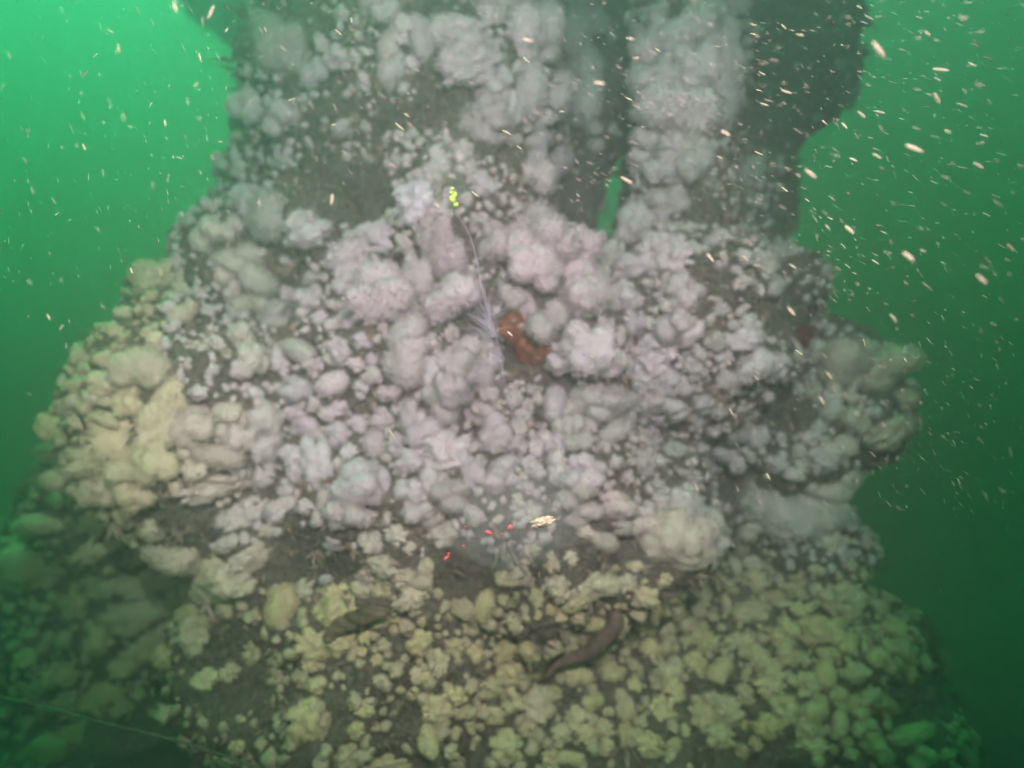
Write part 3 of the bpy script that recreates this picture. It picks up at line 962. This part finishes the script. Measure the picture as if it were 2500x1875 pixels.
# ------------------------------------------------------------------ slender brown fish resting on the slope
def build_fish():
    pts = smooth_path([Vector(p) for p in path_on_rock([(1506, 1488), (1497, 1515), (1474, 1548), (1440, 1580), (1400, 1606), (1362, 1628), (1330, 1650)], 0.012)], 6)
    cen = pts[len(pts) // 2]
    near = min((p - CAM).length for p in pts)
    # even out the depth so that the body runs in one easy curve
    n = len(pts)
    a, b = pts[0], pts[-1]
    pts = [p.lerp(CAM + (p - CAM).normalized() * ((a - CAM).length * (1 - i / (n - 1)) + (b - CAM).length * i / (n - 1) - 0.012), 0.85) for i, p in enumerate(pts)]
    e = empty('brown_fish', cen)
    tag(e, 'slender reddish brown fish lying diagonally among small corals at lower right of centre', 'fish')
    V, F = [], []
    sd_ = 14
    axes = []
    for i, p in enumerate(pts):
        t = i / (n - 1)
        r = 0.0205 * (max(0.0, math.sin(math.pi * min(1, (t * 0.93 + 0.05)) ** 0.62))) ** 0.75 + 0.0015
        tn = (pts[min(i + 1, n - 1)] - pts[max(i - 1, 0)]).normalized()
        s = tn.cross((p - CAM).normalized()).normalized()
        up = s.cross(tn).normalized()
        axes.append((p, s, up, r, tn))
        for k in range(sd_):
            an = 2 * math.pi * k / sd_
            V.append(p - cen + s * r * math.cos(an) + up * r * 0.85 * math.sin(an))
    for i in range(n - 1):
        for k in range(sd_):
            F.append((i * sd_ + k, i * sd_ + (k + 1) % sd_, (i + 1) * sd_ + (k + 1) % sd_, (i + 1) * sd_ + k))
    F += [tuple(range(sd_))[::-1], tuple((n - 1) * sd_ + k for k in range(sd_))]
    mesh_obj('body', V, F, M_FISH, e)

    def fin(name, i0, i1, side, h):
        V, F = [], []
        for j, i in enumerate(range(i0, i1 + 1)):
            p, s, up, r, tn = axes[i]
            t = j / (i1 - i0)
            q = p - cen + s * side * r * 0.9
            hh = h * math.sin(math.pi * min(0.97, 0.1 + 0.85 * t)) ** 0.6
            V += [q + up * 0.0012, q - up * 0.0012, q + s * side * hh + tn * 0.003]
        for j in range(i1 - i0):
            a = j * 3
            F += [(a, a + 3, a + 5, a + 2), (a + 1, a + 2, a + 5, a + 4)]
        mesh_obj(name, V, F, M_FIN, e)
    fin('dorsal_fin', 9, n - 3, -1, 0.005)
    fin('anal_fin', 16, n - 3, 1, 0.004)
    p, s, up, r, tn = axes[-1]
    q = p - cen
    Vt = [q + s * 0.003, q - s * 0.003, q + tn * 0.030 + s * 0.013, q + tn * 0.034, q + tn * 0.030 - s * 0.013]
    Vt = [v + up * 0.001 for v in Vt] + [v - up * 0.001 for v in Vt]
    Ft = [(0, 2, 3), (0, 3, 1), (1, 3, 4), (5, 8, 7), (5, 6, 8), (6, 9, 8), (0, 5, 7, 2), (2, 7, 8, 3), (3, 8, 9, 4), (4, 9, 6, 1)]
    mesh_obj('tail_fin', Vt, Ft, M_FIN, e, smooth=False)
    p, s, up, r, tn = axes[4]
    for sg in (-1, 1):
        Q, Fq = ICO[2]
        c = p - cen + s * sg * r * 0.55 - up * 0 + (CAM - p).normalized() * r * 0.62
        mesh_obj('eye', [c + Vector(v) * 0.0028 for v in Q], Fq, M_EYE, e)


build_fish()


# ------------------------------------------------------------------ comb jellies
def jelly_material(tint):
    m = bpy.data.materials.new('clear_jelly')
    m.use_nodes = True
    n, l = m.node_tree.nodes, m.node_tree.links
    out = n['Material Output']
    b = n['Principled BSDF']
    b.inputs['Base Color'].default_value = (0.75, 0.80, 0.78, 1)
    b.inputs['Roughness'].default_value = 0.35
    tr = n.new('ShaderNodeBsdfTransparent')
    mx = n.new('ShaderNodeMixShader')
    gm = n.new('ShaderNodeNewGeometry')
    f = noise_tex(n, l, gm.outputs['Position'], 30, 4, 0.6)
    l.new(ramp(n, l, f, [(0.35, (0.005, 0.005, 0.005)), (0.7, (0.05, 0.05, 0.05))]), mx.inputs[0])
    l.new(tr.outputs[0], mx.inputs[1])
    l.new(b.outputs[0], mx.inputs[2])
    l.new(mx.outputs[0], out.inputs[0])
    pv = n.new('ShaderNodeVolumePrincipled')
    pv.inputs['Density Attribute'].default_value = ''
    pv.inputs['Temperature Attribute'].default_value = ''
    pv.inputs['Color'].default_value = (*tint, 1)
    pv.inputs['Density'].default_value = 1.0
    l.new(pv.outputs[0], out.inputs['Volume'])
    m.cycles.homogeneous_volume = True
    return m


M_JELLY = jelly_material((0.82, 0.83, 0.76))
M_JELLYG = jelly_material((0.55, 0.92, 0.50))  # green glow around the glint, put into the bell's own tint


def sheen(name, col):
    m, n, l, b = new_mat(name)
    b.inputs['Base Color'].default_value = (*col, 1)  # glint of light diffracted by the combs, painted as plain base colour
    b.inputs['Roughness'].default_value = 0.35
    b.inputs['Specular IOR Level'].default_value = 0.4
    return m


M_IRG = sheen('green_comb_sheen', (0.50, 0.85, 0.12))
M_IRR = sheen('red_comb_sheen', (0.80, 0.12, 0.11))
M_IRY = plain('yellow_white_spot', (0.66, 0.62, 0.36), 0.6, 0.45, 160)


def jelly(name, label, px, py, d, wpx, hpx, tilt, specks, mat):
    c = P(px, py, d)
    e = empty(name, c)
    tag(e, label, 'comb jelly')
    V, F = ICO[4]
    sx, sy = wpx * 0.5 * d / FOCAL, hpx * 0.5 * d / FOCAL
    ca, sa = math.cos(R(tilt)), math.sin(R(tilt))
    vs_ = []
    for v in V:
        th = math.atan2(v[1], v[0])
        k = 1 + 0.06 * math.cos(8 * th) * (1 - abs(v[2]) ** 2) + 0.05 * noise.noise(Vector(v) * 2.2)
        x, y, z = v[0] * sx * k, v[2] * sy * (1 + 0.1 * v[2]), v[1] * min(sx, sy) * k
        vs_.append(RGT * (x * ca - y * sa) + UPV * (x * sa + y * ca) + FWD * z)
    mesh_obj('bell', vs_, F, M_JELLYG if mat is M_IRG else M_JELLY, e)
    for sx_, sy_, ww, hh, ang in specks:
        # each glint is a bead-like strip of cilia plates lying on the near side of the bell
        dd = d - min(sx, sy) * 0.9
        q = P(sx_, sy_, dd) - c
        a = R(ang)
        ux, uy = RGT * math.cos(a) + UPV * math.sin(a), UPV * math.cos(a) - RGT * math.sin(a)
        Q, Fq = SHAPES['c' if ww >= 60 else 'f'][int(sx_) % 6]
        s1, s2 = ww * 0.5 * dd / FOCAL, hh * 0.5 * dd / FOCAL
        Q = Q[:len(ICO[4][0])]
        Fq = Fq[:len(ICO[4][1])]
        W = [q + ux * float(v[0]) * s1 + uy * float(v[1]) * s2 - FWD * float(v[2]) * s2 for v in Q]
        o = mesh_obj('comb_row', W, Fq, mat if ww < 60 else M_IRY, e)
    return e, c


j1, c1 = jelly('comb_jelly', 'clear comb jelly with bright green glint drifting before the upper trunk', 1098, 430, 1.12, 150, 210, 8,
               [(1101, 471, 11, 12, 0), (1110, 477, 14, 17, -20), (1104, 487, 18, 20, 20), (1113, 501, 15, 15, 0), (1104, 461, 12, 8, 10)], M_IRG)
j2, c2 = jelly('comb_jelly', 'clear comb jelly with red glints and a pale yellow spot at lower centre', 1265, 1270, 1.10, 330, 250, 10,
               [(1193, 1300, 20, 10, -25), (1245, 1288, 16, 16, 20), (1225, 1303, 7, 6, 0), (1090, 1362, 9, 18, -40), (1095, 1352, 7, 8, 0), (1131, 1333, 6, 6, 0), (1135, 1286, 6, 10, 20), (1325, 1273, 66, 30, 18)], M_IRR)


def tentacle(parent, org, pts, fan):
    path = smooth_path(pts, 10)
    V, F = tube([p - org for p in path], [0.0009] * len(path), 5)
    mesh_obj('tentacle', V, F, M_THREAD, parent)
    VV, FF = [], []
    for cx, cy, dd, n, L, dirs in fan:
        for _ in range(n):
            b = P(cx + random.gauss(0, 5), cy + random.gauss(0, 12), dd + random.gauss(0, .01))
            an = R(random.gauss(*dirs))
            ln = L * random.uniform(0.35, 1.0)
            d = (RGT * math.cos(an) + UPV * math.sin(an) + FWD * random.gauss(0, .3)).normalized()
            s = d.orthogonal().normalized()
            m_ = b + d * ln * 0.5 + Vector((random.gauss(0, .1), random.gauss(0, .1), random.gauss(0, .1))) * ln
            k = len(VV)
            wv = 0.00026
            VV += [b - org - s * wv, b - org + s * wv, m_ - org + s * wv, m_ - org - s * wv, b + d * ln - org]
            FF += [(k, k + 1, k + 2, k + 3), (k + 3, k + 2, k + 4)]
    o = mesh_obj('tentacle_fringe', VV, FF, M_THREAD, parent)
    o['kind'] = 'stuff'


tentacle(j1, c1, [P(1112, 520, 1.12), P(1140, 560, 1.14), P(1158, 610, 1.15), P(1172, 680, 1.15), P(1190, 760, 1.16), P(1215, 840, 1.16), P(1232, 930, 1.17), P(1243, 985, 1.17), P(1262, 1070, 1.16), P(1285, 1160, 1.14)],
         [(1205, 815, 1.16, 90, 0.10, (130, 28)), (1222, 870, 1.16, 40, 0.05, (140, 40)), (1195, 770, 1.15, 60, 0.09, (75, 35)), (1230, 930, 1.17, 26, 0.03, (200, 60)), (1275, 1120, 1.15, 70, 0.07, (60, 40))])

# ------------------------------------------------------------------ flakes drifting in the water
BIG_FLAKES = '''
2098 18 24;2121 43 30;1840 61 20;1913 65 26;1838 83 20;1952 85 26;2056 110 14;2145 122 66;2300 171 48;2288 193 28;2286 238 46;2347 256 34;2381 110 32;2373 157 26;2414 142 34;2263 81 34;2145 273 36;2102 279 34;2062 307 30;2013 299 24;1868 256 30;1919 224 34;1852 220 20;1860 179 24;1771 325 38;2231 362 52;2143 382 34;1978 423 44;1948 427 20;1915 462 26;2084 390 32;1852 374 28;1840 409 16;1757 384 22;1970 488 18;2031 484 24;2074 561 44;2021 555 20;2003 531 14;2027 533 18;2157 567 22;2058 600 24;2218 626 50;2253 612 16;2070 651 24;2137 639 26;2407 523 28;2387 403 44;2403 331 30;2314 321 20;2468 606 42;1734 629 32;1934 649 26;1820 631 30
427 16 42;515 30 42;270 77 24;289 118 28;232 136 20;207 181 28;488 140 34;553 73 18;573 51 16;647 71 16;805 28 16;826 79 30;858 49 22;368 255 18;403 301 30;317 309 14;205 358 20;437 386 30;423 384 12;478 207 20;714 155 12;814 305 14;138 523 16;810 488 34;710 244 28;633 496 18;285 439 10;537 346 16;118 773 20;150 800 20;321 661 24
975 309 32;1239 325 34;1284 146 30;1536 94 26;1605 122 20;1463 203 44;1536 242 22;1374 273 18;993 281 20;995 228 18;896 232 16;814 305 14;1288 98 34;1073 45 22;1528 439 40;1410 476 18;1553 142 22;1268 360 24;1160 474 28;1068 502 26
1930 756 34;2180 775 40;2395 680 40;1950 860 30;2025 917 28;2110 838 32;1932 761 30;2340 1172 20;1785 1005 24;1876 1164 28;2007 978 28;1848 925 22;1700 1190 28;955 1058 34;1444 870 24;1245 815 26;1780 885 20;2211 880 22
'''


def flow_angle(px, py):
    """direction in which flakes and fibres lie in the current (degrees, picture plane)"""
    a = -(24 + 44 * max(0, min(1, (py - 150) / 1300)))
    if px < 1000:
        t = min(1, (1000 - px) / 500)
        a = a * (1 - t) + (-75 if py < 900 else -60) * t
    return a


def flake_shape(k):
    V, F = ICO[3]
    L = unit_dirs(5, -1)
    r = cap_radius(V, L, np.full(5, 0.3), np.full(5, 0.72)).max(1)
    r = np.maximum(r, 0.6) * (1 + 0.10 * RNG.random(len(V)))
    return V * r[:, None], F


FLK = [fast_mesh('drifting_flake', *flake_shape(i), M_FLAKE) for i in range(6)]


def flakes():
    rows = [[float(v) for v in s.split()] for s in BIG_FLAKES.strip().replace('\n', ';').split(';')]
    for i, (x, y, L) in enumerate(rows):
        d = random.uniform(0.68, 1.05) if L < 40 else random.uniform(0.60, 0.75)
        a = R(flow_angle(x, y) + random.gauss(0, 7) + (random.choice((0, 60, 130)) if x < 900 else 0))
        ux = (RGT * math.cos(a) + UPV * math.sin(a) + FWD * random.gauss(0, .3)).normalized()
        uy = (FWD - ux * FWD.dot(ux)).normalized()
        uz = ux.cross(uy)
        l_ = L * 0.42 * d / FOCAL
        wv = max(l_ * random.uniform(0.16, 0.24), 0.0005)
        o = bpy.data.objects.new('drifting_flake', FLK[i % 6])
        COL.objects.link(o)
        o.matrix_basis = Matrix.Translation(P(x, y, d)) @ Matrix((ux, uy, uz)).transposed().to_4x4() @ Matrix.Diagonal((l_, wv, wv, 1))
        if x < 900:
            tag(o, 'pale elongated flake drifting in the water on the upper left', 'flake', 'larger flakes on the upper left')
        elif x < 1620:
            tag(o, 'pale elongated flake drifting in front of the rock', 'flake', 'larger flakes before the rock')
        else:
            tag(o, 'pale elongated flake drifting in the water on the right', 'flake', 'larger flakes on the right')
    V, F = ICO[1]
    VV, FF, k = [], [], 0
    n = 0
    while n < 5000:
        x, y = random.uniform(-300, 2800), random.uniform(-200, 1950)
        pr = 0.9 if x > 1250 and y < 1250 else 0.45 if y < 900 else 0.22
        if x < 500 and y > 700:
            pr = 0.06
        if random.random() > pr:
            continue
        d = random.uniform(0.65, 1.3)
        q = P(x, y, d)
        a = R(flow_angle(x, y) + random.gauss(0, 9))
        ux = (RGT * math.cos(a) + UPV * math.sin(a) + FWD * random.gauss(0, .4)).normalized()
        uy = (FWD - ux * FWD.dot(ux)).normalized()
        uz = ux.cross(uy)
        l_ = random.choice((2.2, 2.8, 3.6, 4.4, 5.4, 7.0)) * 0.001 * random.uniform(0.7, 1.1)
        wv = random.uniform(0.0003, 0.00055)
        M = np.array((ux, uy, uz))
        VV.append((V * np.array([l_, wv, wv])) @ M + np.array(q))
        FF.append(F + k)
        k += len(V)
        n += 1
    o = bpy.data.objects.new('suspended_particles', fast_mesh('suspended_particles', np.vstack(VV), np.vstack(FF), M_MOTE))
    COL.objects.link(o)
    o['kind'] = 'stuff'
    o['label'] = 'countless fine pale particles suspended in the water'


flakes()

# ------------------------------------------------------------------ the green water itself: one even volume round everything
def build_water():
    x0, x1, y0, y1, z0, z1 = -25, 25, -22, 25, -1.1, 8.0
    V = [(x, y, z) for z in (z0, z1) for y in (y0, y1) for x in (x0, x1)]
    F = [(0, 2, 3, 1), (4, 5, 7, 6), (0, 1, 5, 4), (2, 6, 7, 3), (0, 4, 6, 2), (1, 3, 7, 5)]
    m = bpy.data.materials.new('green_water')
    m.use_nodes = True
    n, l = m.node_tree.nodes, m.node_tree.links
    n.remove(n['Principled BSDF'])
    pv = n.new('ShaderNodeVolumePrincipled')
    pv.inputs['Density Attribute'].default_value = ''
    pv.inputs['Temperature Attribute'].default_value = ''
    m.cycles.homogeneous_volume = True
    dens = 0.8
    sig_s, sig_a = WATER_S, WATER_A              # scattering and absorption per metre
    pv.inputs['Color'].default_value = (*[q / dens for q in sig_s], 1)
    pv.inputs['Density'].default_value = dens
    pv.inputs['Anisotropy'].default_value = WATER_G
    pv.inputs['Absorption Color'].default_value = (*[max(0.0, 1 - a / (dens - q)) ** 2 for q, a in zip(sig_s, sig_a)], 1)
    l.new(pv.outputs[0], n['Material Output'].inputs['Volume'])
    o = mesh_obj('haze', V, F, m, smooth=False)
    o['kind'] = 'stuff'
    o['label'] = 'cloudy green water filling the whole view'


build_water()
